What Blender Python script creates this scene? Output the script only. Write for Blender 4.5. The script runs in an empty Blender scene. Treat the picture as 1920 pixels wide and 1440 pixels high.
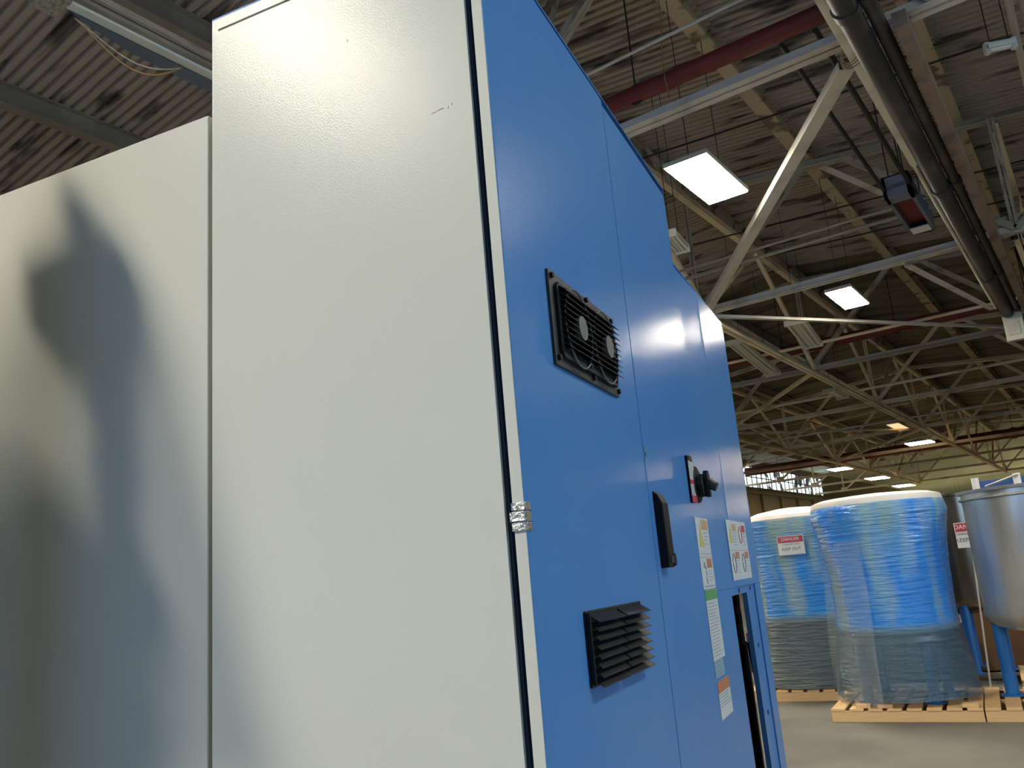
import bpy, bmesh, math, random
from mathutils import Vector, Matrix
random.seed(7)
S = bpy.context.scene
COL = S.collection

# ------------------------------------------------------------------ camera, world, exposure
EYE = 1.5
F = 1575.78
W = Matrix(((0.8083861345950181, 0.2002624113136671, 0.5535402641266133),
            (0.5828788726547722, -0.14093749900011673, -0.8002429888404482),
            (-0.08224401016017524, 0.9695522616086394, -0.2306606485778302)))
cam_d = bpy.data.cameras.new('camera')
cam = bpy.data.objects.new('camera', cam_d)
COL.objects.link(cam)
cam.matrix_world = Matrix.Translation((0, 0, EYE)) @ W.to_4x4()
cam_d.sensor_width = 36.0
cam_d.lens = 36.0 * F / 1920.0
cam_d.clip_start = 0.02
cam_d.clip_end = 400
S.camera = cam

world = bpy.data.worlds.new('world')
world.use_nodes = True
S.world = world
world.node_tree.nodes['Background'].inputs[0].default_value = (0.50, 0.66, 0.90, 1)
world.node_tree.nodes['Background'].inputs[1].default_value = 0.28

S.view_settings.view_transform = 'Standard'
S.view_settings.look = 'None'
S.view_settings.gamma = 1
S.view_settings.use_curve_mapping = False
S.view_settings.exposure = 0.0

LAMP_E = 120.0       # emission of the hall's LED panels
LAMP_C = (1.0, 0.92, 0.76)


def fill_light(name, loc, rot, sx, sy, power, colour):
    l = bpy.data.lights.new(name, 'AREA')
    l.shape = 'RECTANGLE'
    l.size = sx
    l.size_y = sy
    l.energy = power
    l.color = colour
    o = bpy.data.objects.new(name, l)
    o.location = loc
    o.rotation_euler = rot
    COL.objects.link(o)


# daylight lamps added at made-up doors to cool the shade and light the side
fill_light('rear_cool_fill', (-4, -11.6, 2.6), (math.radians(90), 0, 0), 9, 4.6, 400, (0.15, 0.45, 1.0))
fill_light('side_cool_fill', (13.6, 1.5, 2.6), (0, math.radians(90), 0), 4.6, 9, 640, (0.46, 0.74, 1.0))


# ------------------------------------------------------------------ pixel -> place in the hall
def ray(px, py):
    return W @ Vector(((px - 960) / F, (720 - py) / F, -1.0))


def at_z(px, py, z):
    v = ray(px, py)
    return v * ((z - EYE) / v.z) + Vector((0, 0, EYE))


def at_y(px, py, y):
    v = ray(px, py)
    return v * (y / v.y) + Vector((0, 0, EYE))


def at_x(px, py, x):
    v = ray(px, py)
    return v * (x / v.x) + Vector((0, 0, EYE))


# ------------------------------------------------------------------ materials
def mat(name, col, rough=0.6, metal=0.0, spec=0.5, noise=None, bump=None, emit=None, alpha=1.0, coords='Object'):
    """noise = (scale, colour2, lo, hi, (sx,sy,sz)); bump = (scale, strength, (sx,sy,sz))"""
    m = bpy.data.materials.new(name)
    m.use_nodes = True
    nt = m.node_tree
    b = nt.nodes['Principled BSDF']
    b.inputs['Base Color'].default_value = (*col, 1)
    b.inputs['Roughness'].default_value = rough
    b.inputs['Metallic'].default_value = metal
    b.inputs['Specular IOR Level'].default_value = spec
    b.inputs['Alpha'].default_value = alpha
    if emit:
        b.inputs['Emission Color'].default_value = (*emit[0], 1)
        b.inputs['Emission Strength'].default_value = emit[1]
    tc = nt.nodes.new('ShaderNodeTexCoord') if (noise or bump) else None

    def tex(scale, sc, detail=4.0):
        mp = nt.nodes.new('ShaderNodeMapping')
        mp.inputs['Scale'].default_value = sc
        nt.links.new(tc.outputs[coords], mp.inputs['Vector'])
        n = nt.nodes.new('ShaderNodeTexNoise')
        n.inputs['Scale'].default_value = scale
        n.inputs['Detail'].default_value = detail
        nt.links.new(mp.outputs[0], n.inputs['Vector'])
        return n
    if noise:
        n = tex(noise[0], noise[4] if len(noise) > 4 else (1, 1, 1))
        r = nt.nodes.new('ShaderNodeValToRGB')
        r.color_ramp.elements[0].position = noise[2]
        r.color_ramp.elements[1].position = noise[3]
        r.color_ramp.elements[0].color = (*col, 1)
        r.color_ramp.elements[1].color = (*noise[1], 1)
        nt.links.new(n.outputs['Fac'], r.inputs['Fac'])
        nt.links.new(r.outputs['Color'], b.inputs['Base Color'])
    if bump:
        n = tex(bump[0], bump[2] if len(bump) > 2 else (1, 1, 1))
        bp = nt.nodes.new('ShaderNodeBump')
        bp.inputs['Strength'].default_value = bump[1]
        bp.inputs['Distance'].default_value = 0.01
        nt.links.new(n.outputs['Fac'], bp.inputs['Height'])
        nt.links.new(bp.outputs[0], b.inputs['Normal'])
    return m


M = {}
M['front_lit_tone'] = mat('pale_front_lit_tone', (0.60, 0.60, 0.525), 0.235, spec=0.085,  # front light on the cabinet is put into this pale tone
                       noise=(3.0, (0.62, 0.62, 0.545), 0.35, 0.7), bump=(420, 0.05))
M['side_tone'] = mat('blue_side_tone', (0.062, 0.20, 0.50), 0.17, spec=0.06,  # same cabinet away from the front light, kept as a blue tone
                      noise=(2.5, (0.078, 0.215, 0.485), 0.35, 0.7), bump=(420, 0.10))
M['dark_gap'] = mat('dark_seam', (0.02, 0.03, 0.045), 0.7)
M['black'] = mat('black_plastic', (0.010, 0.012, 0.016), 0.5, spec=0.25, bump=(300, 0.1))
M['black_matte'] = mat('black_matte', (0.006, 0.006, 0.008), 0.8)
M['grille_metal'] = mat('grey_black_coated_metal', (0.045, 0.050, 0.055), 0.42, metal=0.3, noise=(40, (0.09, 0.09, 0.09), 0.5, 0.8))
M['chrome'] = mat('cast_zinc', (0.62, 0.60, 0.54), 0.32, metal=0.9, noise=(160, (0.30, 0.30, 0.27), 0.4, 0.62), bump=(300, 0.3))
M['hub'] = mat('fan_hub_metal', (0.13, 0.14, 0.145), 0.5, spec=0.2)
M['white_label'] = mat('white_label', (0.50, 0.56, 0.60), 0.35)
M['label_ink'] = mat('grey_ink', (0.16, 0.20, 0.26), 0.5)
M['yellow'] = mat('yellow_ink', (0.42, 0.44, 0.10), 0.4)
M['orange'] = mat('orange_ink', (0.42, 0.17, 0.09), 0.4)
M['amber'] = mat('amber_ink', (0.46, 0.31, 0.17), 0.4)
M['red'] = mat('red_ink', (0.48, 0.03, 0.03), 0.45)
M['green'] = mat('green_ink', (0.10, 0.30, 0.12), 0.4)
M['scuff'] = mat('graphite_scuff', (0.16, 0.15, 0.13), 0.6)
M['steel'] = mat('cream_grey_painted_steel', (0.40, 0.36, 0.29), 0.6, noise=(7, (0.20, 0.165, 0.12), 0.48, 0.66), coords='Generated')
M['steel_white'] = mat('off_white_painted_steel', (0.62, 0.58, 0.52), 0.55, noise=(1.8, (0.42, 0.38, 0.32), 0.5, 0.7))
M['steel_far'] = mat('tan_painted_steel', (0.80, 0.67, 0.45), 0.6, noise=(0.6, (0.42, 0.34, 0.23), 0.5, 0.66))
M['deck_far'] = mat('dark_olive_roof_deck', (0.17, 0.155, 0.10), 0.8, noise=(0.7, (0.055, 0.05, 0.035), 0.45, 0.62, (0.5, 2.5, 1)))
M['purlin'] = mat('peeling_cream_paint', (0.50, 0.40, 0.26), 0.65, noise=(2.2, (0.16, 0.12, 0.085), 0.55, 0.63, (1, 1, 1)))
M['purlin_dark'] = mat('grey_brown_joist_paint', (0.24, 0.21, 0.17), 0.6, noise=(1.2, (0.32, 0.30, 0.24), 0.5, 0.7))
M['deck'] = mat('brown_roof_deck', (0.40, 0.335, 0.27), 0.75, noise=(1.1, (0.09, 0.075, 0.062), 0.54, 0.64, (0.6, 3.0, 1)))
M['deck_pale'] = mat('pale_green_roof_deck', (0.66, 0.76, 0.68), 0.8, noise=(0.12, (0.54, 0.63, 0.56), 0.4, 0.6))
M['red_pipe'] = mat('dull_red_paint', (0.17, 0.022, 0.018), 0.6, noise=(1.5, (0.12, 0.018, 0.015), 0.4, 0.7))
M['duct'] = mat('sooty_dark_pipe', (0.032, 0.029, 0.029), 0.5, noise=(2.5, (0.08, 0.065, 0.06), 0.5, 0.7, (1, 0.5, 1)), metal=0.1)
M['pinkish'] = mat('weathered_pink_grey_beam', (0.24, 0.17, 0.135), 0.6, noise=(2.5, (0.11, 0.08, 0.065), 0.5, 0.65, (1, .6, 1)))
M['bright_conduit'] = mat('bright_galvanised_conduit', (0.80, 0.78, 0.62), 0.4, metal=0.1, noise=(1.2, (0.55, 0.53, 0.44), 0.5, 0.7))
M['cable'] = mat('black_cable', (0.012, 0.011, 0.010), 0.6)
M['cord'] = mat('orange_brown_cord', (0.30, 0.17, 0.08), 0.6)
M['tube'] = mat('unlit_fluorescent_tube', (0.72, 0.72, 0.66), 0.3)
M['fixture_white'] = mat('white_fixture_enamel', (0.55, 0.55, 0.47), 0.4)
M['fixture_blue'] = mat('blue_grey_fixture_lens', (0.12, 0.155, 0.21), 0.45)
M['lamp'] = mat('lit_led_panel', (0.9, 0.9, 0.9), 0.5, emit=(LAMP_C, LAMP_E))
M['lamp_weak'] = mat('lit_led_panel_weak', (0.9, 0.9, 0.9), 0.5, emit=(LAMP_C, 17))
M['lamp_near'] = mat('lit_led_panel_double', (0.9, 0.9, 0.9), 0.5, emit=(LAMP_C, 325))
M['lamp_far'] = mat('lit_led_panel_warm', (0.9, 0.85, 0.7), 0.5, emit=((1.0, 0.80, 0.50), 110))
M['lamp_dim'] = mat('faintly_lit_panel', (0.9, 0.8, 0.6), 0.5, emit=((1.0, 0.72, 0.38), 0.9))
M['glazing'] = mat('daylit_glazing', (0.02, 0.03, 0.02), 0.4, emit=((0.82, 0.95, 0.98), 2.6))
_nt = M['glazing'].node_tree
_n = _nt.nodes.new('ShaderNodeTexNoise'); _n.inputs['Scale'].default_value = 0.55; _n.inputs['Detail'].default_value = 6
_t = _nt.nodes.new('ShaderNodeTexCoord'); _nt.links.new(_t.outputs['Object'], _n.inputs['Vector'])
_m = _nt.nodes.new('ShaderNodeMapRange'); _m.inputs['From Min'].default_value = 0.44; _m.inputs['From Max'].default_value = 0.50
_m.inputs['To Min'].default_value = 0.08; _m.inputs['To Max'].default_value = 3.0
_nt.links.new(_n.outputs['Fac'], _m.inputs['Value']); _nt.links.new(_m.outputs[0], _nt.nodes['Principled BSDF'].inputs['Emission Strength'])
M['wall'] = mat('olive_brown_block_wall', (0.17, 0.14, 0.085), 0.8, noise=(0.4, (0.12, 0.10, 0.065), 0.35, 0.7))
M['frame_dark'] = mat('dark_green_window_frame', (0.03, 0.045, 0.035), 0.6)
M['floor'] = mat('worn_grey_concrete', (0.165, 0.155, 0.128), 0.75, noise=(0.9, (0.105, 0.098, 0.083), 0.42, 0.66), bump=(60, 0.3))
M['wood'] = mat('fresh_pine', (0.74, 0.49, 0.24), 0.6, noise=(5, (0.62, 0.38, 0.17), 0.4, 0.7, (1, 6, 6)), coords='Generated')
M['tank_steel'] = mat('brushed_stainless', (0.62, 0.63, 0.61), 0.30, metal=0.72, noise=(3, (0.46, 0.48, 0.50), 0.4, 0.65, (2, 2, .4)), bump=(30, 0.08, (1, 1, 0.1)))
M['tank_dark'] = mat('smoky_stainless', (0.16, 0.14, 0.12), 0.25, metal=0.9)
M['leg_blue'] = mat('bright_blue_leg_paint', (0.012, 0.13, 0.42), 0.4)
M['film_white'] = mat('milky_white_cover', (0.86, 0.82, 0.76), 0.45, bump=(9, 0.4))
M['cardboard'] = mat('brown_cardboard', (0.17, 0.085, 0.035), 0.8, noise=(3, (0.13, 0.065, 0.03), 0.4, 0.7))
M['grey_box'] = mat('grey_enclosure_paint', (0.30, 0.29, 0.27), 0.5)
M['wrapped_white'] = mat('white_paper', (0.75, 0.74, 0.72), 0.6)
M['sign_red'] = mat('sign_red', (0.42, 0.045, 0.07), 0.5)
M['sign_ink'] = mat('sign_black', (0.05, 0.05, 0.06), 0.5)
M['blue_strip'] = mat('royal_blue_bracket', (0.02, 0.09, 0.30), 0.4)

# floor stains as darker worn patches
nt = M['floor'].node_tree


def film_mat(name, blue, clear, z_split, a_blue, a_clear, lowcol, hi=0.62):
    m = bpy.data.materials.new(name)
    m.use_nodes = True
    nt = m.node_tree
    b = nt.nodes['Principled BSDF']
    b.inputs['Roughness'].default_value = 0.12
    b.inputs['Specular IOR Level'].default_value = 1.0
    tc = nt.nodes.new('ShaderNodeTexCoord')
    mp = nt.nodes.new('ShaderNodeMapping')
    mp.inputs['Scale'].default_value = (2.2, 2.2, 0.55)
    mp.inputs['Rotation'].default_value = (0.35, 0.5, 0.0)
    nt.links.new(tc.outputs['Object'], mp.inputs['Vector'])
    n = nt.nodes.new('ShaderNodeTexNoise')
    n.inputs['Scale'].default_value = 1.6
    n.inputs['Detail'].default_value = 2.5
    nt.links.new(mp.outputs[0], n.inputs['Vector'])
    r = nt.nodes.new('ShaderNodeValToRGB')
    r.color_ramp.elements[0].position = 0.46
    r.color_ramp.elements[1].position = hi
    nt.links.new(n.outputs['Fac'], r.inputs['Fac'])
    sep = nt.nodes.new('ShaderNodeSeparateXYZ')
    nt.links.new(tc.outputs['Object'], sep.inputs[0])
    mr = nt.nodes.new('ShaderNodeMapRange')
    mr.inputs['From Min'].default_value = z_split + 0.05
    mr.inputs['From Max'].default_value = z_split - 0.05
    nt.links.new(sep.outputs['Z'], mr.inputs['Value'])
    mx = nt.nodes.new('ShaderNodeMath')
    mx.operation = 'MAXIMUM'
    nt.links.new(r.outputs['Color'], mx.inputs[0])
    nt.links.new(mr.outputs[0], mx.inputs[1])
    mixc = nt.nodes.new('ShaderNodeMix')
    mixc.data_type = 'RGBA'
    mixc.inputs['A'].default_value = (*blue, 1)
    mixc.inputs['B'].default_value = (*clear, 1)
    nt.links.new(mx.outputs[0], mixc.inputs['Factor'])
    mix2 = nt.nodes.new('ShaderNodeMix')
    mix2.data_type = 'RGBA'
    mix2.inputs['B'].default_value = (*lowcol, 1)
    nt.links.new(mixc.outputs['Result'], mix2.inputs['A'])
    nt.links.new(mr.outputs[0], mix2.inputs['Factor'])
    nt.links.new(mix2.outputs['Result'], b.inputs['Base Color'])
    al = nt.nodes.new('ShaderNodeMapRange')
    al.inputs['To Min'].default_value = a_blue
    al.inputs['To Max'].default_value = a_clear
    nt.links.new(mx.outputs[0], al.inputs['Value'])
    nt.links.new(al.outputs[0], b.inputs['Alpha'])
    mp2 = nt.nodes.new('ShaderNodeMapping')
    mp2.inputs['Scale'].default_value = (3, 3, 26)
    nt.links.new(tc.outputs['Object'], mp2.inputs['Vector'])
    n2 = nt.nodes.new('ShaderNodeTexNoise')
    n2.inputs['Scale'].default_value = 1.4
    n2.inputs['Detail'].default_value = 5
    nt.links.new(mp2.outputs[0], n2.inputs['Vector'])
    bp = nt.nodes.new('ShaderNodeBump')
    bp.inputs['Strength'].default_value = 0.9
    bp.inputs['Distance'].default_value = 0.045
    nt.links.new(n2.outputs['Fac'], bp.inputs['Height'])
    nt.links.new(bp.outputs[0], b.inputs['Normal'])
    return m


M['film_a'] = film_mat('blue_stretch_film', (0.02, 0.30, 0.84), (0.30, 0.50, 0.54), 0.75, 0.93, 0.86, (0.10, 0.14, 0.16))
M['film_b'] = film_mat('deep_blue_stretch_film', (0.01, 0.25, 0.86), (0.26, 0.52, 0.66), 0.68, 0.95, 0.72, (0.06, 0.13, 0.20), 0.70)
M['film_clear'] = mat('clear_stretch_film', (0.55, 0.60, 0.58), 0.10, spec=0.9, alpha=0.17, bump=(14, 1.0, (1, 1, 5)))
M['half_blocker'] = mat('half_blocker_sheet', (0.5, 0.52, 0.52), 0.4, alpha=0.42)  # half-clear sheet of the added blocker, for the paler shadow


# ------------------------------------------------------------------ mesh helpers
class MB:
    def __init__(self):
        self.v, self.f, self.m = [], [], []

    def add(self, vs, fs, mi=0):
        o = len(self.v)
        self.v += [tuple(p) for p in vs]
        self.f += [tuple(i + o for i in f) for f in fs]
        self.m += [mi] * len(fs)
        return self

    def box(self, x0, x1, y0, y1, z0, z1, mi=0):
        v = [(x, y, z) for z in (z0, z1) for y in (y0, y1) for x in (x0, x1)]
        return self.add(v, [(0, 2, 3, 1), (4, 5, 7, 6), (0, 1, 5, 4), (2, 6, 7, 3), (0, 4, 6, 2), (1, 3, 7, 5)], mi)

    def sweep(self, p, q, prof, mi=0, up=(0, 0, 1)):
        p, q = Vector(p), Vector(q)
        d = (q - p).normalized()
        u = d.cross(Vector(up))
        if u.length < 1e-4:
            u = d.cross(Vector((0, 1, 0)))
        u.normalize()
        v = u.cross(d)
        n = len(prof)
        vs = [p + u * a + v * b for a, b in prof] + [q + u * a + v * b for a, b in prof]
        fs = [(i, (i + 1) % n, n + (i + 1) % n, n + i) for i in range(n)]
        fs += [tuple(range(n))[::-1], tuple(range(n, 2 * n))]
        return self.add(vs, fs, mi)

    def bar(self, p, q, w, h, mi=0, off=(0, 0)):
        a, b = off
        return self.sweep(p, q, [(a - w / 2, b - h / 2), (a + w / 2, b - h / 2), (a + w / 2, b + h / 2), (a - w / 2, b + h / 2)], mi)

    def ibeam(self, p, q, w, h, t=0.014):
        x, y, k = w / 2, h / 2, t / 2
        pr = [(-x, -y), (x, -y), (x, -y + t), (k, -y + t), (k, y - t), (x, y - t), (x, y), (-x, y), (-x, y - t), (-k, y - t), (-k, -y + t), (-x, -y + t)]
        return self.sweep(p, q, pr)

    def angle2(self, p, q, w, h, gap=0.03, t=0.012):
        """a pair of steel angles back to back"""
        for s in (-1, 1):
            pr = [(s * gap / 2, -h / 2), (s * w / 2, -h / 2), (s * w / 2, -h / 2 + t), (s * (gap / 2 + t), -h / 2 + t), (s * (gap / 2 + t), h / 2), (s * gap / 2, h / 2)]
            if s < 0:
                pr = pr[::-1]
            self.sweep(p, q, pr)
        return self

    def tube(self, pts, r, n=10, mi=0):
        pts = [Vector(p) for p in pts]
        rings = []
        for i, p in enumerate(pts):
            d = (pts[min(i + 1, len(pts) - 1)] - pts[max(i - 1, 0)]).normalized()
            u = d.cross(Vector((0, 0, 1)))
            if u.length < 1e-3:
                u = d.cross(Vector((0, 1, 0)))
            u.normalize()
            v = u.cross(d)
            rings.append([p + (u * math.cos(a) + v * math.sin(a)) * r for a in [2 * math.pi * k / n for k in range(n)]])
        vs = [q for rg in rings for q in rg]
        fs = [(i * n + k, i * n + (k + 1) % n, (i + 1) * n + (k + 1) % n, (i + 1) * n + k) for i in range(len(pts) - 1) for k in range(n)]
        fs += [tuple(range(n))[::-1], tuple(range(len(vs) - n, len(vs)))]
        return self.add(vs, fs, mi)

    def lathe(self, prof, c=(0, 0), n=48, wob=None, caps=True, mi=0):
        """prof: (r, z)"""
        vs = []
        for j, (r, z) in enumerate(prof):
            for k in range(n):
                a = 2 * math.pi * k / n
                rr = r + (wob(a, z, j) if wob else 0)
                vs.append((c[0] + rr * math.cos(a), c[1] + rr * math.sin(a), z))
        fs = [(j * n + k, j * n + (k + 1) % n, (j + 1) * n + (k + 1) % n, (j + 1) * n + k) for j in range(len(prof) - 1) for k in range(n)]
        if caps:
            fs += [tuple(range(n))[::-1], tuple(range(len(vs) - n, len(vs)))]
        return self.add(vs, fs, mi)

    def disc(self, c, ax, r, t, n=24, mi=0):
        c = Vector(c)
        ax = Vector(ax).normalized()
        return self.tube([c, c + ax * t], r, n, mi)

    def prism(self, poly, axis, a, b, mi=0):
        """poly in the two other axes; axis 0,1,2"""
        def mk(p, t):
            return {0: (t, p[0], p[1]), 1: (p[0], t, p[1]), 2: (p[0], p[1], t)}[axis]
        n = len(poly)
        vs = [mk(p, a) for p in poly] + [mk(p, b) for p in poly]
        fs = [(i, (i + 1) % n, n + (i + 1) % n, n + i) for i in range(n)] + [tuple(range(n))[::-1], tuple(range(n, 2 * n))]
        return self.add(vs, fs, mi)

    def build(self, name, mats, parent=None, org=(0, 0, 0), smooth=False, bevel=0.0):
        me = bpy.data.meshes.new(name)
        me.from_pydata([(x - org[0], y - org[1], z - org[2]) for x, y, z in self.v], [], self.f)
        if not isinstance(mats, (list, tuple)):
            mats = [mats]
        for k in mats:
            me.materials.append(M[k])
        for p, i in zip(me.polygons, self.m):
            p.material_index = i
        bm = bmesh.new()
        bm.from_mesh(me)
        bmesh.ops.recalc_face_normals(bm, faces=bm.faces)
        bm.to_mesh(me)
        bm.free()
        if smooth:
            for p in me.polygons:
                p.use_smooth = True
            me.set_sharp_from_angle(angle=math.radians(38))
        o = bpy.data.objects.new(name, me)
        COL.objects.link(o)
        if parent:
            o.parent = parent
        if bevel:
            b = o.modifiers.new('bevel', 'BEVEL')
            b.width = bevel
            b.segments = 2
            b.limit_method = 'ANGLE'
        return o


def tag(o, label=None, cat=None, group=None, kind=None):
    if label: o['label'] = label
    if cat: o['category'] = cat
    if group: o['group'] = group
    if kind: o['kind'] = kind
    return o


def empty(name, loc, rz=0.0):
    o = bpy.data.objects.new(name, None)
    o.location = loc
    o.rotation_euler = (0, 0, rz)
    o.empty_display_size = 0.1
    COL.objects.link(o)
    return o


def copy_tree(o, parent=None):
    c = o.copy()
    COL.objects.link(c)
    c.parent = parent
    for ch in [x for x in bpy.data.objects if x.parent == o]:
        copy_tree(ch, c)
    return c


def text(name, s, size, matname, parent, loc, rot, ext=0.0006):
    cu = bpy.data.curves.new(name, 'FONT')
    cu.body = s
    cu.size = size
    cu.align_x = 'CENTER'
    cu.align_y = 'CENTER'
    cu.extrude = ext
    t = bpy.data.objects.new(name, cu)
    COL.objects.link(t)
    me = bpy.data.meshes.new_from_object(t.evaluated_get(bpy.context.evaluated_depsgraph_get()))
    bpy.data.objects.remove(t)
    me.materials.clear()
    me.materials.append(M[matname])
    o = bpy.data.objects.new(name, me)
    COL.objects.link(o)
    o.parent = parent
    o.location = loc
    o.rotation_euler = rot
    return o


# ------------------------------------------------------------------ the hall
RIDGE_X, RIDGE_Z, PITCH = -6.1, 9.72, 0.093


def roof_z(x):
    return RIDGE_Z - PITCH * abs(x - RIDGE_X)


XL, XR = -20.0, 14.0
YB, YE = -12.0, 130.0
TRUSS_Z = 6.6

m = MB()
m.box(XL - .3, XR + .3, YB - 6, YE, -0.25, 0.0)
tag(m.build('floor', 'floor'), kind='structure')

# roof deck: ribbed steel sheet, ribs along X
def deck(y0, y1, name, matname, ribs):
    m = MB()
    xs = [XL - .2, RIDGE_X, XR + .2]
    ys = []
    if ribs:
        per = 0.16
        n = int((y1 - y0) / per)
        for i in range(n):
            b = y0 + i * per
            ys += [(b, 0), (b + .045, 0), (b + .06, -.06), (b + .145, -.06)]
        ys.append((y1, 0))
    else:
        ys = [(y0, 0), (y1, 0)]
    vs = [(x, y, roof_z(x) + dz) for y, dz in ys for x in xs]
    fs = []
    for j in range(len(ys) - 1):
        for i in range(2):
            a = j * 3 + i
            fs.append((a, a + 1, a + 4, a + 3))
    m.add(vs, fs)
    # weather side
    m.add([(x, y, roof_z(x) + .12) for y in (y0, y1) for x in xs], [(0, 1, 4, 3), (1, 2, 5, 4)])
    tag(m.build(name, matname), kind='structure')


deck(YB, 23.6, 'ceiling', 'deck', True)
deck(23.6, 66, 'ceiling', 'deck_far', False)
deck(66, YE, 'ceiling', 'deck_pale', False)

# left wall with the band of clerestory glazing
WY0, WY1, WZ0, WZ1 = 52.0, 74.0, 6.55, 8.05
m = MB()
m.box(XL - .3, XL, YB, WY0, 0, 8.5)
m.box(XL - .3, XL, WY1, YE, 0, 8.5)
m.box(XL - .3, XL, WY0, WY1, 0, WZ0)
m.box(XL - .3, XL, WY0, WY1, WZ1, 8.5)
for i in range(22):
    y = 30 + i * 4.0
    m.box(XL, XL + .18, y, y + .35, 0, 6.3)
m.box(XL, XL + .25, YB, YE, 6.1, 6.35)
tag(m.build('wall_left', 'wall'), kind='structure')
w = tag(empty('window_1', (XL, (WY0 + WY1) / 2, WZ0)), kind='structure')
m = MB()
o = (XL, (WY0 + WY1) / 2, WZ0)
for i in range(23):
    y = WY0 + i * 1.0
    m.box(XL - .12, XL - .02, y - .03, y + .03, WZ0, WZ1)
for z in (WZ0 + .02, (WZ0 + WZ1) / 2, WZ1 - .02):
    m.box(XL - .12, XL - .02, WY0, WY1, z - .03, z + .03)
m.build('window_frame', 'frame_dark', w, o)
m = MB()
m.box(XL - .10, XL - .08, WY0, WY1, WZ0, WZ1)
m.build('window_pane', 'glazing', w, o)

m = MB()
m.box(XL - .3, XR + .3, YE, YE + .3, 0, 10)
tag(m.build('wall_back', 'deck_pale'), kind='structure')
m = MB()
m.box(XR, XR + .3, -4, -3.5, 0, 8)
m.box(XR, XR + .3, 6.5, YE, 0, 8)
m.box(XR, XR + .3, YB, -3.5, 0, 8)
m.box(XR, XR + .3, -3.5, 6.5, 5, 8)
tag(m.build('wall_right', 'wall'), kind='structure')
m = MB()
m.box(XL, -9, YB - .3, YB, 0, 10)
m.box(1, XR, YB - .3, YB, 0, 10)
m.box(-9, 1, YB - .3, YB, 5, 10)
tag(m.build('wall_front', 'wall'), kind='structure')

# purlins along Y, one object each
PX = [-17.5, -14.75, -11.85, -8.95, -6.25, -3.62, -0.98, 1.75, 4.5, 7.2, 10]
PLAB = {-17.5: 'outermost roof joist on the left, hidden by the pale panels', 1.75: 'roof joist at the right picture edge above the white duct', 4.5: 'roof joist beyond the right picture edge, nearer one', 7.2: 'roof joist beyond the right picture edge, middle one', 10: 'roof joist beyond the right picture edge, farthest one',
        -14.75: 'grey-brown steel roof joist, lowest at the left edge of the picture',
        -11.85: 'grey-brown steel roof joist crossing above the left pale panel',
        -8.95: 'dark roof joist just above the top left corner of the tall cabinet',
        -3.62: 'peeling cream roof joist above the two lit square lamps',
        -0.98: 'peeling cream roof joist right of the dark overhead pipes',
        -6.25: 'roof ridge joist running behind the first lit ceiling lamp'}
for x in PX:
    a, b = (-11, 74)
    o = (x, -11, roof_z(x) - .22)
    m = MB().ibeam((x, a, roof_z(x) - .22), (x, b, roof_z(x) - .22), .24 if x > -8 else .2, .34)
    ob = m.build('roof_joist', 'purlin' if x > -7 else 'purlin_dark', None, o)
    ob.location = o
    tag(ob, PLAB.get(x), 'joist', 'steel joists under the roof deck')

# cross trusses
NODE0, NP = -6.15, 5.7
TY = [0.65, 8.3, 15.9, 23.5, 31.2, 39.3, 47.3, 55.2, 63, 71]
TLAB = ['roof truss directly behind the viewer', 'off-white double angle truss nearest the viewer, beside the red pipe',
        'second roof truss, its pale chord passing above the second lit lamp', 'third roof truss, behind the second lit lamp',
        'fourth roof truss, with tan diagonal webs', 'fifth roof truss, tan with long diagonal webs',
        'sixth roof truss, just above the far pale ceiling', 'seventh roof truss seen against the pale ceiling',
        'eighth roof truss seen against the pale ceiling', 'farthest roof truss, small above the wrapped tanks']
for ti, y in enumerate(TY):
    t = empty('roof_truss', (NODE0, y, TRUSS_Z))
    o = (NODE0, y, TRUSS_Z)
    tag(t, TLAB[ti], 'truss', 'steel cross trusses under the roof')
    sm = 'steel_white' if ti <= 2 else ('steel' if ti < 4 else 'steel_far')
    MB().angle2((XL + .1, y, TRUSS_Z), (XR - .1, y, TRUSS_Z), .22, .14, .035).build('bottom_chord', sm, t, o)
    zt = lambda x: roof_z(x) - .52
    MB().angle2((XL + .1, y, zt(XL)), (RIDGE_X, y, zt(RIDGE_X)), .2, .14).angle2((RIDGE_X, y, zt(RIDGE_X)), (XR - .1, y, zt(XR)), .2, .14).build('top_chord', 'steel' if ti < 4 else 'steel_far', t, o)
    for k in range(-2, 4):
        nx = NODE0 + k * NP
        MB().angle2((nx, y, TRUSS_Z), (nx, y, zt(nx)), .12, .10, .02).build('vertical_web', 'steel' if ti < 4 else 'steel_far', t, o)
        for s in (-1, 1):
            tx = nx + s * 2.5
            if XL < tx < XR:
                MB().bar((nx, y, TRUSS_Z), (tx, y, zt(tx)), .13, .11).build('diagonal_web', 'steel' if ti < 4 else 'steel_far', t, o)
        MB().box(nx - .22, nx + .22, y - .012, y + .012, TRUSS_Z - .08, TRUSS_Z + .26).build('gusset_plate', 'steel' if ti < 4 else 'steel_far', t, o)

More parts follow.
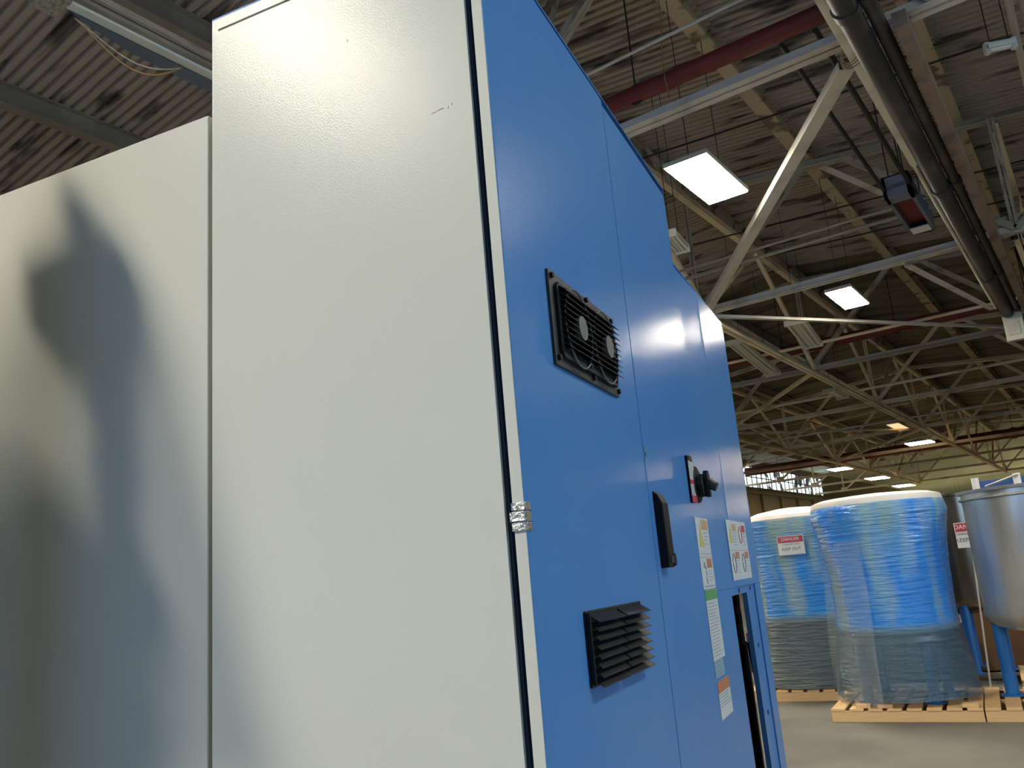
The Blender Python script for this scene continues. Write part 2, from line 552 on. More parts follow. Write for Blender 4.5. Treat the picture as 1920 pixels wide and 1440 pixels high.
# longitudinal girders (lower chord, upper chord, zigzag webs)
for gx, y0_, lab in ((NODE0 + .12, 8.3, 'long girder truss running away beside the lamps'), (-11.9, 8.3, 'long girder truss seen low on the left behind the cabinet'), (-0.42, 15.9, 'long girder truss under the far ends of the dark pipes'), (5.3, 8.3, 'long girder truss to the right, outside the picture')):
    t = empty('girder_truss', (gx, 0, TRUSS_Z))
    o = (gx, 0, TRUSS_Z)
    tag(t, lab, 'truss', 'long girders tying the trusses')
    MB().angle2((gx, y0_, TRUSS_Z - .14), (gx, 71, TRUSS_Z - .14), .2, .13).build('bottom_chord', 'steel_far', t, o)
    MB().bar((gx, y0_, roof_z(gx) - .7), (gx, 71, roof_z(gx) - .7), .14, .12).build('top_chord', 'steel_far', t, o)
    for a, b in zip(TY[1:], TY[2:]):
        if a < y0_:
            continue
        c = (a + b) / 2
        MB().bar((gx, a, TRUSS_Z), (gx, c, roof_z(gx) - .7), .10, .09).build('diagonal_web', 'steel_far', t, o)
        MB().bar((gx, c, roof_z(gx) - .7), (gx, b, TRUSS_Z), .10, .09).build('diagonal_web', 'steel_far', t, o)


def member(name, p, q, w, h, matname, label, cat, group=None, kind='bar'):
    p, q = Vector(p), Vector(q)
    c = (p + q) / 2
    m = MB()
    if kind == 'bar':
        m.bar(p, q, w, h)
    elif kind == 'angle':
        pr = [(-w / 2, -h / 2), (w / 2, -h / 2), (w / 2, -h / 2 + .014), (-w / 2 + .014, -h / 2 + .014), (-w / 2 + .014, h / 2), (-w / 2, h / 2)]
        m.sweep(p, q, pr)
    elif kind == 'tube':
        m.tube([p, q], w / 2, 14)
    ob = m.build(name, matname, None, tuple(c), smooth=(kind == 'tube'))
    ob.location = c
    return tag(ob, label, cat, group)


# horizontal wind bracing between trusses
member('wind_brace', (-1.4, 8.75, 6.55), (-5.95, 15.75, 6.55), .17, .10, 'steel_white', 'broad off-white brace crossing down left past the brightest lamp', 'brace', kind='angle')
member('wind_brace', (-5.95, 16.2, 6.55), (-1.1, 23.3, 6.55), .11, .09, 'steel_white', 'thin pale brace running right just below the second lit lamp', 'brace', kind='angle')
member('wind_brace', (-2.18, 15.92, 6.5), (-1.35, 20.6, 6.5), .13, .10, 'steel_white', 'short pale brace right of the second lit lamp', 'brace', kind='angle')
member('wind_brace', (-3.41, 16.01, 9.0), (-2.2, 20.2, 8.95), .16, .10, 'steel_white', 'pale brace high under the deck, right of the broad brace', 'brace', kind='angle')
for i, (a, b) in enumerate(((23.5, 31.2), (31.2, 39.3), (39.3, 47.3))):
    s = i % 2
    member('wind_brace', (-11.8 if s else -6.1, a, 6.5), (-6.1 if s else -11.8, b, 6.5), .1, .09, 'steel_far',
           ['tan brace under the third bay, left of the girder', 'tan brace under the fourth bay, left of the girder', 'tan brace under the fifth bay, left of the girder'][i], 'brace', kind='angle')
member('wind_brace', at_y(1025, 40, 9.0), at_y(1048, -30, 9.4), .16, .1, 'steel', 'pale brace at the very top beside the cabinet edge', 'brace')
member('wind_brace', at_y(1175, 245, 14), at_y(1262, 340, 14.6), .15, .1, 'steel', 'dim brace emerging behind the cabinet edge left of the bright lamp', 'brace')

# red sprinkler mains along X
for (y, z, d, x0, x1, lab) in ((8.95, 7.4, .22, -14, 9, 'dull red pipe nearest the viewer, above the white truss'),
                               (24.1, 7.4, .30, -17, 9, 'dull red pipe beyond the second lit lamp'),
                               (54.5, 7.4, .55, -19.5, 9, 'farthest dull red pipe, over the pale far ceiling')):
    o = (x0, y, z)
    t = tag(empty('red_main_pipe', o), lab, 'pipe', 'red pipes across the hall')
    MB().tube([(x0, y, z), (x1, y, z)], d / 2, 14).build('pipe_run', 'red_pipe', t, o, smooth=True)
    for k in range(6):
        hx = -14 + k * 3.1 + .8
        if hx < x1:
            m = MB()
            m.tube([(hx + d * .56 * math.cos(a), y, z + d * .56 * math.sin(a)) for a in [i * math.pi / 8 for i in range(17)]], .02, 6)
            m.tube([(hx, y, z + d / 2), (hx, y, roof_z(hx) - .04)], .012, 6)
            m.build('hanger', 'cable', t, o)

# overhead service run along Y beside the lamps
run = [('service_duct', 'tube', -1.10, 6.35, .225, 'duct', 'thick sooty dark pipe overhead, the nearest of the dark run', 'pipe'),
       ('service_duct', 'tube', -0.915, 6.40, .135, 'duct', 'thinner sooty dark pipe overhead, right of the thick one', 'pipe')]
for nme, k, x, z, d, mt, lab, cat in run:
    o = (x, 4, z)
    t = tag(empty(nme, o), lab, cat, 'dark pipes overhead')
    MB().tube([(x, 4, z), (x, 21.0, z)], d / 2, 20).build('pipe_run', mt, t, o, smooth=True)
    for y in (7.4, 12.4, 17.5, 20.6):
        MB().tube([(x, y, z), (x, y + .12, z)], d / 2 + .018, 20).build('collar', mt, t, o, smooth=True)
member('steel_girder_beam', (-0.745, 8.0, 6.38), (-0.745, 22.5, 6.38), .13, .16, 'pinkish', 'weathered pinkish beam right of the dark overhead pipes', 'beam')
o = (-1.262, 4, 6.40)
t = tag(empty('bright_conduit', o), 'bright reflective strip running overhead along the dark pipes', 'conduit')
MB().bar((-1.262, 4, 6.40), (-1.262, 11.5, 6.40), .082, .03).build('strip', 'bright_conduit', t, o)
MB().tube([(-1.262, 11.5, 6.40), (-1.262, 20.2, 6.38)], .032, 10).build('rod', 'bright_conduit', t, o, smooth=True)
m = MB()
for k in range(3):
    m.tube([(-1.262 + .09 * math.cos(a) * (1 + .2 * k), 8.3 + .05 * k + .03 * math.sin(2 * a), 6.40 + .09 * math.sin(a)) for a in [i * math.pi / 8 for i in range(17)]], .006, 5)
m.build('wire_tie', 'cord', t, o)

# black cables / conduits hanging in pairs along Y
for i, (x, z, r, lab) in enumerate(((-1.88, 6.75, .028, 'thin black conduit left of the other overhead conduit'),
                                    (-1.53, 6.75, .034, 'thicker black conduit close to the bright strip'))):
    member('black_conduit', (x, 8.2, z), (x, 13.4, z), r * 2, 0, 'cable', lab, 'conduit', 'black conduits under the trusses', 'tube')
for i, (y, z) in enumerate(((11.0, 9.05), (13.1, 9.0), (17.9, 9.05), (19.9, 9.1))):
    member('cross_cable', (-9, y, roof_z(-9) - .42), (6, y, roof_z(6) - .42), .035, 0, 'cable',
           ['thin black cable under the deck, nearest the viewer', 'thin black cable under the deck, second from the viewer', 'thin black cable under the deck, just past the second truss', 'thin black cable under the deck, farthest one'][i], 'cable', 'black cables crossing the joists', 'tube')
member('cross_conduit', at_z(1098, 142, 7.6), at_z(1445, -28, 7.6), .04, 0, 'steel_white', 'thin pale conduit high above the nearest red pipe', 'conduit', None, 'tube')
for i, (y, z, d, mt) in enumerate(((14.55, 6.9, .07, 'steel'), (14.1, 6.9, .05, 'steel'), (21.9, 6.9, .08, 'steel_far'), (29.7, 6.9, .1, 'steel_far'), (38.2, 6.9, .09, 'steel_white'))):
    member('cross_conduit', (-14, y, z), (-1.3 if i < 2 else 3, y, z), d, 0, mt,
           ['pale conduit just in front of the second truss', 'thin dull conduit in front of the paler one', 'greenish brown pipe below the far red pipe', 'brown pipe in front of the fourth truss', 'pale pipe far back above the far lit lamps'][i], 'conduit', None, 'tube')
# hanging pull cord near the first red pipe
m = MB()
p0 = at_y(1238, 10, 8.6)
pts = [Vector((at_y(1237, 18, 8.6).x, 8.6, roof_z(at_y(1237, 18, 8.6).x) - .02))] + [at_y(a, b, 8.6) for a, b in ((1237, 18), (1241, 70), (1241, 105), (1247, 150), (1256, 185))]
ob = m.tube(pts, .008, 6).build('pull_cord', 'cord', None, tuple(p0))
ob.location = p0
tag(ob, 'thin cord dangling in front of the nearest red pipe', 'cord')

# unit heater frame
c = Vector((-1.71, 13.9, 6.75))
t = tag(empty('unit_heater', tuple(c)), 'open grey rectangular heater hung beside the dark pipes', 'heater')
o = tuple(c)
x0, x1, y0, y1, z0, z1 = -1.90, -1.52, 12.9, 14.85, 6.62, 6.95
m = MB()
m.box(x0, x0 + .05, y0, y1, z0, z1); m.box(x1 - .05, x1, y0, y1, z0, z1)
m.box(x0, x1, y0, y0 + .3, z0, z1); m.box(x0, x1, y1 - .05, y1, z0, z1); m.box(x0, x1, y0, y1, z1 - .02, z1)
m.build('housing', 'fixture_blue', t, o)
MB().box(x0 + .05, x1 - .05, y0 + .3, y1 - .05, z0 + .12, z0 + .14).build('burner_plate', 'red_pipe', t, o)
MB().box(x0 + .05, x1 - .05, y1 - .32, y1 - .05, z0 - .01, z0 + .01).build('reflector', 'wrapped_white', t, o)
m = MB()
for xx in (x0 + .1, x1 - .1):
    for yy in (y0 + .1, y1 - .1):
        m.tube([(xx, yy, z1), (xx, yy, roof_z(xx) - .05)], .01, 6)
m.build('hanger_rod', 'cable', t, o)


# ---------------- lamps
def lamp(x, y, z, sx, sy, label, matname='lamp', group='lit ceiling lamps', hang=True):
    t = tag(empty('ceiling_lamp', (x, y, z)), label, 'lamp', group)
    o = (x, y, z)
    m = MB()
    m.box(x - sx / 2 - .02, x + sx / 2 + .02, y - sy / 2 - .02, y + sy / 2 + .02, z + .015, z + .08)
    m.box(x - sx / 4, x + sx / 4, y - sy / 4, y + sy / 4, z + .08, z + .16)
    m.build('housing', 'fixture_white', t, o, bevel=.004)
    MB().box(x - sx / 2, x + sx / 2, y - sy / 2, y + sy / 2, z, z + .014).build('diffuser', matname, t, o)
    if hang:
        for s in (-1, 1):
            MB().tube([(x, y + s * sy * .4, z + .08), (x, y + s * sy * .4, roof_z(x) - .05)], .006, 5).build('suspension_wire', 'cable', t, o)
    return t


lamp(-3.63, 10.33, 6.60, .57, 1.47, 'large brightly lit rectangular lamp nearest the cabinet top')
lamp(-3.63, 17.57, 6.60, .48, 1.48, 'second lit lamp, smaller, over the thin pale brace')
lamp(-3.447, -4.77, 6.60, .6, 1.5, 'lit lamp behind the viewer, mirrored on the pale front panel', 'lamp_near')
lamp(-3.6, 3.0, 6.60, .57, 1.47, 'lit lamp above the viewer, outside the picture')
lamp(3.9, 3.0, 6.60, .57, 1.47, 'added lamp overhead to the right of the viewer, lighting the blue side')  # right lamp row is added, out of view, to brighten the blue side
lamp(3.9, 10.3, 6.60, .57, 1.47, 'added lamp of the right row, unseen beyond the picture edge')
lamp(0.45, 18.0, 6.60, .57, 1.47, 'lit lamp just outside the right picture edge, mirrored on the blue side', 'lamp_weak')
for xx, yy, lab in ((-16, 12, 'added lamp far left, unseen behind the machines, first of its row'), (-16, 22, 'added lamp far left, unseen behind the machines, second of its row'), (-16, 32, 'added lamp far left, unseen behind the machines, third of its row')):
    lamp(xx, yy, 6.6, .57, 1.47, lab)  # hidden row added to brighten the far hall
for k in range(3):  # unseen lamps added to brighten the pale far ceiling
    lamp(3.0, 92 + 12 * k, 6.0, 1.6, 4.6, ['first', 'second', 'last'][k] + ' lamp of the unseen far right row, added to light the pale ceiling', 'lamp_far', 'far lit lamps')
lamp(-11, 10.3, 6.60, .57, 1.47, 'added lamp, unseen behind the blue cabinet')  # this lamp and the next are added, hidden light for the hall
lamp(-11, 17.6, 6.60, .57, 1.47, 'added lamp, unseen behind the cabinet, farther back')
c = at_z(1725, 831, 6.55)
lamp(c.x, c.y, 6.55, 1.15, 1.3, 'lit lamp seen edge-on below the tan trusses', 'lamp_far')
c = at_z(1685, 801, 6.55)
lamp(c.x, c.y, 6.55, .45, 2.4, 'faintly glowing amber panel up left of the far lit lamp', 'lamp_dim')
for px, py, lab in ((1575, 880, 'far lit lamp left of the others, above the wrapped tank'), (1645, 897, 'far lit lamp over the middle of the blue wrapped tank'),
                    (1695, 911, 'far lit lamp close over the white tank cover'), (1800, 937, 'tiny lit lamp between the wrapped tank and the steel tank'),
                    (1822, 941, 'tiniest lit lamp next to the steel tank rim')):
    c = at_z(px, py, 6.4)
    k = c.y / 50
    lamp(c.x, c.y, 6.4, 1.0 * min(k, 1.25), 1.6 * k, lab, 'lamp_far', 'far lit lamps')


# unlit fluorescent fixtures
def fluor(cx, cy, z, ln, rz, label, n=2, wid=.34):
    t = tag(empty('fluorescent_fixture', (cx, cy, z), rz), label, 'light fixture', 'unlit fluorescent fixtures')
    m = MB()
    m.box(-wid / 2, wid / 2, -ln / 2, ln / 2, .06, .10)
    m.prism([(-.05, .02), (.05, .02), (.07, .06), (-.07, .06)], 1, -ln / 2, ln / 2)
    m.build('reflector', 'fixture_white', t)
    for s in (-1, 1):
        MB().box(-wid / 2 - .01, wid / 2 + .01, s * ln / 2 - .03, s * ln / 2 + .03, -.02, .11).build('end_cap', 'fixture_white', t, bevel=.01)
    for k in range(n * 2):
        x = -wid / 2 + wid * (k + .5) / (n * 2)
        MB().tube([(x, -ln / 2 + .03, .02), (x, ln / 2 - .03, .02)], .019, 10).build('tube', 'tube', t, smooth=True)
    for s in (-1, 1):
        MB().tube([(0, s * ln * .35, .10), (0, s * ln * .35, roof_z(cx) - .10 - z)], .006, 5).build('suspension_wire', 'cable', t)
    return t


fluor(-5.17, 19.75, 6.60, 2.5, 0.13, 'unlit tube fixture below the second lit lamp, left of it', 2, .46)
fluor(-6.86, 21.1, 6.60, 4.3, 0.12, 'unlit tube fixture close beside the blue cabinet edge', 2, .42)
fluor(-4.93, 12.1, 6.60, .80, 0.15, 'short unlit tube fixture peeking out at the cabinet step', 2, .24)
fluor(-0.03, 9.72, 6.60, .26, -1.2, 'small pale fixture near the upper right corner', 1, .05)
c = at_z(1555, 735, 6.5)
fluor(c.x, c.y + .8, 6.5, 1.6, 0.0, 'unlit fixture with rounded end under the girder', 1, .4)

# near left strip fixture with its dangling cord
t = tag(empty('strip_fixture', (-6.38, 4.2, 6.6)), 'long unlit strip fixture with blue-grey lens above the left panel', 'light fixture')
o = (-6.38, 4.2, 6.6)
m = MB()
m.box(-6.44, -6.33, 3.08, 5.4, 6.60, 6.68)
m.build('reflector', 'tube', t, o, bevel=.01)
MB().box(-6.32, -6.27, 3.08, 5.4, 6.62, 6.72).build('channel', 'purlin_dark', t, o)
MB().box(-6.25, -6.21, 3.0, 5.4, 6.66, 6.72).build('conduit', 'steel', t, o)
MB().prism([(-6.445, 3.12), (-6.52, 3.35), (-6.60, 3.75), (-6.62, 4.3), (-6.60, 5.4), (-6.445, 5.4)], 2, 6.60, 6.625).build('lens', 'fixture_blue', t, o)
MB().box(-6.62, -6.30, 2.86, 3.08, 6.60, 6.86).build('end_box', 'steel', t, o)
p0, p1 = at_z(140, 34, 6.55), at_z(340, 128, 6.55)
for i, sag in enumerate((.17, .25)):
    pts = [p0.lerp(p1, k / 14) - Vector((0, 0, sag * math.sin(math.pi * (k / 14) ** 1.15))) for k in range(15)]
    MB().tube(pts, .008, 6).build('power_cord', 'steel' if i == 0 else 'cord', t, o)
m = MB()
for yy in (3.3, 5.1):
    m.tube([(-6.3, yy, 6.8), (-6.3, yy, roof_z(-6.3) - .4)], .01, 6)
m.build('hanger_rod', 'cable', t, o)

# junction box and white panel at the end of the dark pipes
c = at_y(1902, 612, 20.9)
t = tag(empty('junction_box', tuple(c)), 'white junction box at the far end of the dark pipes', 'electrical box')
o = tuple(c)
MB().box(c.x - .19, c.x + .19, c.y - .1, c.y + .1, c.z - .32, c.z + .32).build('housing', 'fixture_white', t, o, bevel=.02)
MB().box(c.x - .12, c.x + .10, c.y - .125, c.y - .1, c.z - .2, c.z + .1).build('cover', 'steel_white', t, o)
MB().tube([(c.x, c.y, c.z + .3), (c.x, c.y, 7.6)], .025, 8).build('conduit', 'cable', t, o)
# pale duct at the top right corner
member('overhead_duct', (0.36, 5.5, 6.95), (0.36, 12.2, 6.95), .30, 0, 'tube', 'smooth white duct in the top right corner', 'duct', None, 'tube')
member('duct_support_channel', (0.13, 5.5, 6.78), (0.13, 14.6, 6.78), .07, .12, 'steel', 'grey channel along the left of the white duct', 'beam')


# ------------------------------------------------------------------ machine cabinets (own axes: x along the front, y into depth)
CA = math.radians(11.08597)
Ux = Vector((math.cos(CA), math.sin(CA), 0))
Uy = Vector((-math.sin(CA), math.cos(CA), 0))


def cab_place(o3):
    v = Ux * o3[0] + Uy * o3[1]
    return (v.x, v.y, o3[2])


FY, SX = 0.853, -0.370     # front plane, side plane
CO = (-0.6, 1.6, 0.0)
cab = tag(empty('control_cabinet', cab_place(CO), CA),
          'tall machine cabinet with pale front, blue side doors, fan grille and louvres', 'cabinet')


def cp(mb, name, mats, parent=cab, **k):
    return mb.build(name, mats, parent, CO, **k)


XA, TOP = -0.8175, 2.367
# body core, slightly inside the skins
m = MB()
m.prism([(FY + .014, .06), (2.37, .06), (2.37, 2.16), (1.812, 2.16), (1.812, 2.355), (FY + .014, 2.355)], 0, XA + .004, -0.394)
body = m
# carve: the far bay is left open, so the core stops at 1.90 below the opening head
body = MB()
body.box(XA + .004, -.394, FY + .014, 1.80, .06, 2.35)
body.box(XA + .004, -.394, 1.80, 1.90, .06, 2.16)
body.box(XA + .004, -.394, 1.90, 2.39, 1.47, 2.16)
body.box(XA + .004, -.45, 2.33, 2.39, .06, 1.47)
cp(body, 'body', 'black_matte')
# front skin
m = MB()
m.box(XA, XA + .0115, FY, FY + .014, .05, 2.345)
m.box(XA, -.3945, FY, FY + .014, 2.3495, TOP)
m.box(XA + .0115, -.3945, FY, FY + .014, .05, 2.3455)
m.box(XA, XA + .0115, FY, FY + .014, 2.345, 2.3495)
cp(m, 'front_panel', 'front_lit_tone')
m = MB()
m.box(-.3945, -.3905, FY + .006, FY + .06, .05, TOP)
m.box(XA + .0115, -.3945, FY + .0075, FY + .014, 2.3455, 2.3495)
cp(m, 'front_seam', 'dark_gap')
m = MB()
m.box(XA, SX, FY, 1.826, TOP, TOP + .003)
m.box(XA, SX, 1.826, 2.41, 2.182, 2.185)
m.box(XA, SX - .001, 1.822, 1.826, 2.18, TOP)
cp(m, 'top_cover', 'side_tone')
m = MB()
m.box(XA, XA + .003, FY + .014, 1.826, .05, TOP)
m.box(XA, XA + .003, 1.826, 2.41, .05, 2.18)
cp(m, 'left_side_panel', 'side_tone')


def rounded(y0, y1, z0, z1, r, corners='tr'):
    pts = [(y0, z0), (y1, z0)]
    if 'r' in corners:
        pts += [(y1 - r + r * math.cos(a), z1 - r + r * math.sin(a)) for a in [i * math.pi / 12 for i in range(7)]]
    else:
        pts += [(y1, z1)]
    pts += [(y0, z1)]
    return pts


# near door: blue skin; light on its front edge is put into a pale strip
m = MB()
m.box(-.384, SX, FY + .0012, 1.3735, .06, 2.362)
cp(m, 'near_door', 'side_tone', bevel=.0015)
m = MB()
m.box(-.3845, SX - .0006, FY, FY + .0016, .06, 2.362)
tag(cp(m, 'door_edge', 'front_lit_tone', bevel=.0006), 'pale front edge of the blue door')
cp(MB().box(-.394, -.378, 1.3735, 1.3765, .06, 2.36), 'door_seam', 'dark_gap')
# second bay door (stepped top), then the far bay
m = MB()
m.prism(rounded(1.3765, 1.826, .06, 2.352, .022), 0, -.384, SX)
cp(m, 'middle_door', 'side_tone', bevel=.0015)
m = MB()
m.box(-.386, SX - .0015, 1.8268, 1.848, .06, 2.18)
cp(m, 'centre_post', 'side_tone')
cp(MB().box(-.39, SX - .0042, 1.8478, 1.8518, .06, 2.17), 'door_seam', 'dark_gap')
# far bay: upper skin, narrow strips around the opening, angled a trace
m = MB()
m.add([(-.388, 1.851, 1.449), (SX - .0030, 1.851, 1.449), (SX - .0002, 2.07, 1.449), (-.388, 2.07, 1.449),
       (-.388, 1.851, 2.182), (SX - .0030, 1.851, 2.182), (SX - .0002, 2.07, 2.182), (-.388, 2.07, 2.182)],
      [(0, 3, 2, 1), (4, 5, 6, 7), (0, 1, 5, 4), (1, 2, 6, 5), (2, 3, 7, 6), (3, 0, 4, 7)])
m.prism([(2.0705, 1.449)] + [(2.41, 1.449)] + [(2.41 - .035 + .035 * math.cos(a), 2.147 + .035 * math.sin(a)) for a in [i * math.pi / 12 for i in range(7)]] + [(2.0705, 2.182)], 0, -.384, SX)
m.box(-.384, SX - .002, 1.851, 1.994, .06, 1.449)
m.box(-.384, SX, 2.318, 2.41, .06, 1.449)
cp(m, 'far_bay_panel', 'side_tone', bevel=.0012)
m = MB()
m.box(-.386, -.374, 1.990, 2.318, 1.432, 1.449)
m.box(-.386, -.374, 2.205, 2.318, .06, 1.432)
m.box(-.40, -.386, 2.30, 2.318, .06, 1.449)
tag(cp(m, 'opening_frame', 'side_tone'), 'recessed blue frame around the cut opening')
m = MB()
for y, z in ((2.10, 1.440), (2.26, 1.440), (2.262, 1.30), (2.262, 1.14)):
    m.disc((-.3745, y, z), (1, 0, 0), .0052, .002, 12)
cp(m, 'bolt_hole', 'black_matte')
# things seen inside the opening
m = MB()
m.box(-.60, -.417, 2.25, 2.33, .06, 1.436)
m.box(-.417, -.413, 2.28, 2.31, .3, 1.30)
for k in range(26):
    m.box(-.417, -.4145, 2.27, 2.32, .2 + k * .048, .225 + k * .048)
tag(cp(m, 'cable_chain', 'black_matte'), 'black cable chain inside the opening')
m = MB()
m.tube([(-.405, 2.39, .2), (-.402, 2.39, .95), (-.408, 2.38, 1.12), (-.415, 2.36, 1.3)], .004, 8)
m.tube([(-.398, 2.395, .2), (-.396, 2.39, .9), (-.392, 2.38, 1.17), (-.389, 2.37, 1.22)], .003, 8)
cp(m, 'cable', 'cable', smooth=True)
cp(MB().box(-.436, -.424, 2.385, 2.40, .06, 1.30), 'inner_bracket', 'grille_metal')

# hinge on the corner
h = None
for i, (z0, z1, off) in enumerate(((1.5775, 1.5868, 0), (1.5655, 1.5765, .0018), (1.5552, 1.5645, .0004))):
    m = MB()
    m.box(-.3855 - off, SX + .0012, FY - .0022 - off, FY + .004, z0, z1)
    m.box(SX - .001, SX + .0018, FY - .001, FY + .0135, z0, z1)
    hh = cp(m, 'hinge_knuckle', ['chrome'], bevel=.0008)
m = MB()
m.box(SX + .0002, SX + .0016, FY + .0135, FY + .0185, 1.557, 1.586)
cp(m, 'hinge_leaf', 'side_tone')

# ---------- twin fan grille on the near door
fy0, fy1, fz0, fz1 = .987, 1.256, 1.771, 1.903
m = MB()
m.box(SX, SX + .0045, fy0, fy1, fz0, fz1)
fan = cp(m, 'fan_grille', 'grille_metal', bevel=.001)
cz = (fz0 + fz1) / 2 - .001


def fp(mb, name, mt, **k):
    return mb.build(name, mt, fan, CO, **k)


m = MB()
pts = [(fy0 + .014, fz0 + .02), (fy0 + .022, fz0 + .012), (fy1 - .022, fz0 + .012), (fy1 - .014, fz0 + .02), (fy1 - .014, fz1 - .022), (fy1 - .022, fz1 - .014), (fy0 + .022, fz1 - .014), (fy0 + .014, fz1 - .022)]
m.prism(pts, 0, SX + .0045, SX + .0100)
fp(m, 'grille_frame', 'black', bevel=.0008)
for k in range(10):
    z = fz0 + .027 + k * .0088
    m = MB()
    m.add([(SX + .010, fy0 + .019, z + .006), (SX + .010, fy1 - .013, z + .006), (SX + .0185, fy1 - .010, z), (SX + .0185, fy0 + .022, z),
           (SX + .010, fy0 + .019, z + .0045), (SX + .010, fy1 - .013, z + .0045), (SX + .0185, fy1 - .010, z - .0012), (SX + .0185, fy0 + .022, z - .0012)],
          [(0, 1, 2, 3), (4, 7, 6, 5), (0, 4, 5, 1), (1, 5, 6, 2), (2, 6, 7, 3), (3, 7, 4, 0)])
    fp(m, 'louvre_blade', 'black')
for cy in (1.068, 1.186):
    m = MB()
    m.tube([(SX + .0125, cy + .053 * math.cos(a), cz + .056 * math.sin(a)) for a in [i * math.pi / 20 for i in range(41)]], .0016, 6)
    fp(m, 'fan_ring', 'hub', smooth=True)
    m = MB().disc((SX + .010, cy, cz), (1, 0, 0), .0175, .0092, 20)
    tag(fp(m, 'fan_hub', 'hub', smooth=True), 'pale metal fan hub')
    for q in range(4):
        a = q * math.pi / 2 + .7
        m = MB().bar((SX + .011, cy + .05 * math.cos(a), cz + .05 * math.sin(a)), (SX + .011, cy + .062 * math.cos(a), cz + .062 * math.sin(a)), .006, .004)
        fp(m, 'guard_clip', 'grille_metal')
for y, z in ((fy0 + .008, fz1 - .008), (fy0 + .008, fz0 + .010), (fy1 - .007, fz1 - .008), (fy1 - .007, fz0 + .008), ((fy0 + fy1) / 2 + .01, fz1 - .005), ((fy0 + fy1) / 2 + .01, fz0 + .008)):
    m = MB().disc((SX + .0045, y, z), (1, 0, 0), .0042, .0045, 8)
    fp(m, 'screw', 'black')

# ---------- louvred vent below
ly0, ly1, lz0, lz1 = 1.004, 1.247, 1.370, 1.460
m = MB()
m.box(SX, SX + .003, ly0, ly1, lz0, lz1)
m.box(SX + .003, SX + .009, ly0, ly0 + .004, lz0 + .004, lz1 - .002)
vent = cp(m, 'louvre_vent', 'black', bevel=.002)
for (a, b) in ((ly0 + .006, ly0 + .118), (ly0 + .124, ly1 - .004)):
    for k in range(8):
        zt_ = lz1 - .004 - k * .0108
        e = .0135 if k else .0155
        v = [(SX + .003, a + .004, zt_), (SX + .003, b - .004, zt_), (SX + .003 + e, b, zt_ - .0095), (SX + .003 + e, a, zt_ - .0095),
             (SX + .003, a + .004, zt_ - .0012), (SX + .003, b - .004, zt_ - .0012), (SX + .003 + e, b, zt_ - .0105), (SX + .003 + e, a, zt_ - .0105)]
        m = MB().add(v, [(0, 1, 2, 3), (4, 7, 6, 5), (0, 4, 5, 1), (1, 5, 6, 2), (2, 6, 7, 3), (3, 7, 4, 0)])
        m.build('louvre_blade', 'black', vent, CO)

# ---------- paddle latch
m = MB()
m.prism([(1.505, SX), (1.632, SX), (1.622, SX + .010), (1.612, SX + .013), (1.512, SX + .013), (1.505, SX + .011)], 1, 0, 1)
vs = []
prof = [(SX, 1.505), (SX + .014, 1.505), (SX + .016, 1.515), (SX + .015, 1.612), (SX + .009, 1.626), (SX, 1.634)]
m = MB()
m.add([(x, 1.399, z) for x, z in prof] + [(x, 1.437, z) for x, z in prof],
      [(i, (i + 1) % 6, 6 + (i + 1) % 6, 6 + i) for i in range(6)] + [(5, 4, 3, 2, 1, 0), (6, 7, 8, 9, 10, 11)])
hd = cp(m, 'door_handle', 'black', bevel=.002)
m = MB().box(SX + .012, SX + .018, 1.426, 1.440, 1.507, 1.528)
m.build('release_tab', 'black', hd, CO, bevel=.002)
m = MB().box(SX + .0165, SX + .0172, 1.408, 1.430, 1.512, 1.524)
m.build('lock_face', 'grille_metal', hd, CO)
# small green/black mark next to the seam
m = MB()
m.box(SX, SX + .0007, 1.3815, 1.386, 1.6835, 1.707)
mk = cp(m, 'inspection_mark', 'green')
MB().box(SX + .0007, SX + .001, 1.382, 1.3856, 1.690, 1.698).build('print', 'black_matte', mk, CO)

# ---------- rotary disconnect with its placard
sy, sz = 1.748, 1.668
m = MB().disc((SX, sy, sz), (1, 0, 0), .038, .007, 28)
sw = cp(m, 'rotary_switch', 'black', smooth=True, bevel=.002)
MB().disc((SX + .007, sy, sz - .003), (1, 0, 0), .024, .013, 8).build('switch_hub', 'black_matte', sw, CO, bevel=.002)
m = MB()
m.prism([(sy - .009, sz - .028), (sy + .009, sz - .028), (sy + .013, sz + .012), (sy + .006, sz + .026), (sy - .006, sz + .026), (sy - .013, sz + .012)], 0, SX + .02, SX + .030)
m.build('switch_collar', 'black', sw, CO, bevel=.002)
m = MB()
m.tube([(SX + .028, sy, sz + .004), (SX + .036, sy, sz - .006), (SX + .044, sy, sz - .010)], .0095, 12)
m.build('switch_knob', 'grille_metal', sw, CO, smooth=True)
m = MB()
m.box(SX, SX + .005, 1.682, 1.700, 1.628, 1.7225)
pl = tag(cp(m, 'switch_placard', 'black'), 'black backed placard with white and red bands')
m = MB(); m.box(SX + .005, SX + .0056, 1.684, 1.7265, 1.629, 1.7135); m.build('placard_face', 'white_label', pl, CO)
m = MB(); m.box(SX + .0056, SX + .0060, 1.684, 1.7265, 1.6655, 1.674); m.build('red_band', 'red', pl, CO)
m = MB(); m.box(SX + .0056, SX + .0060, 1.684, 1.7265, 1.629, 1.6425); m.build('red_band', 'sign_red', pl, CO)
m = MB(); m.box(SX + .0056, SX + .0062, 1.692, 1.7200, 1.7135, 1.7235); m.box(SX + .004, SX + .0060, 1.688, 1.7225, 1.712, 1.720)
m.build('placard_clip', 'grille_metal', pl, CO)
m = MB()
for k in range(9):
    z = 1.679 + k * .0036
    m.box(SX + .0056, SX + .0059, 1.690, 1.722 - (k % 3) * .006, z, z + .0009)
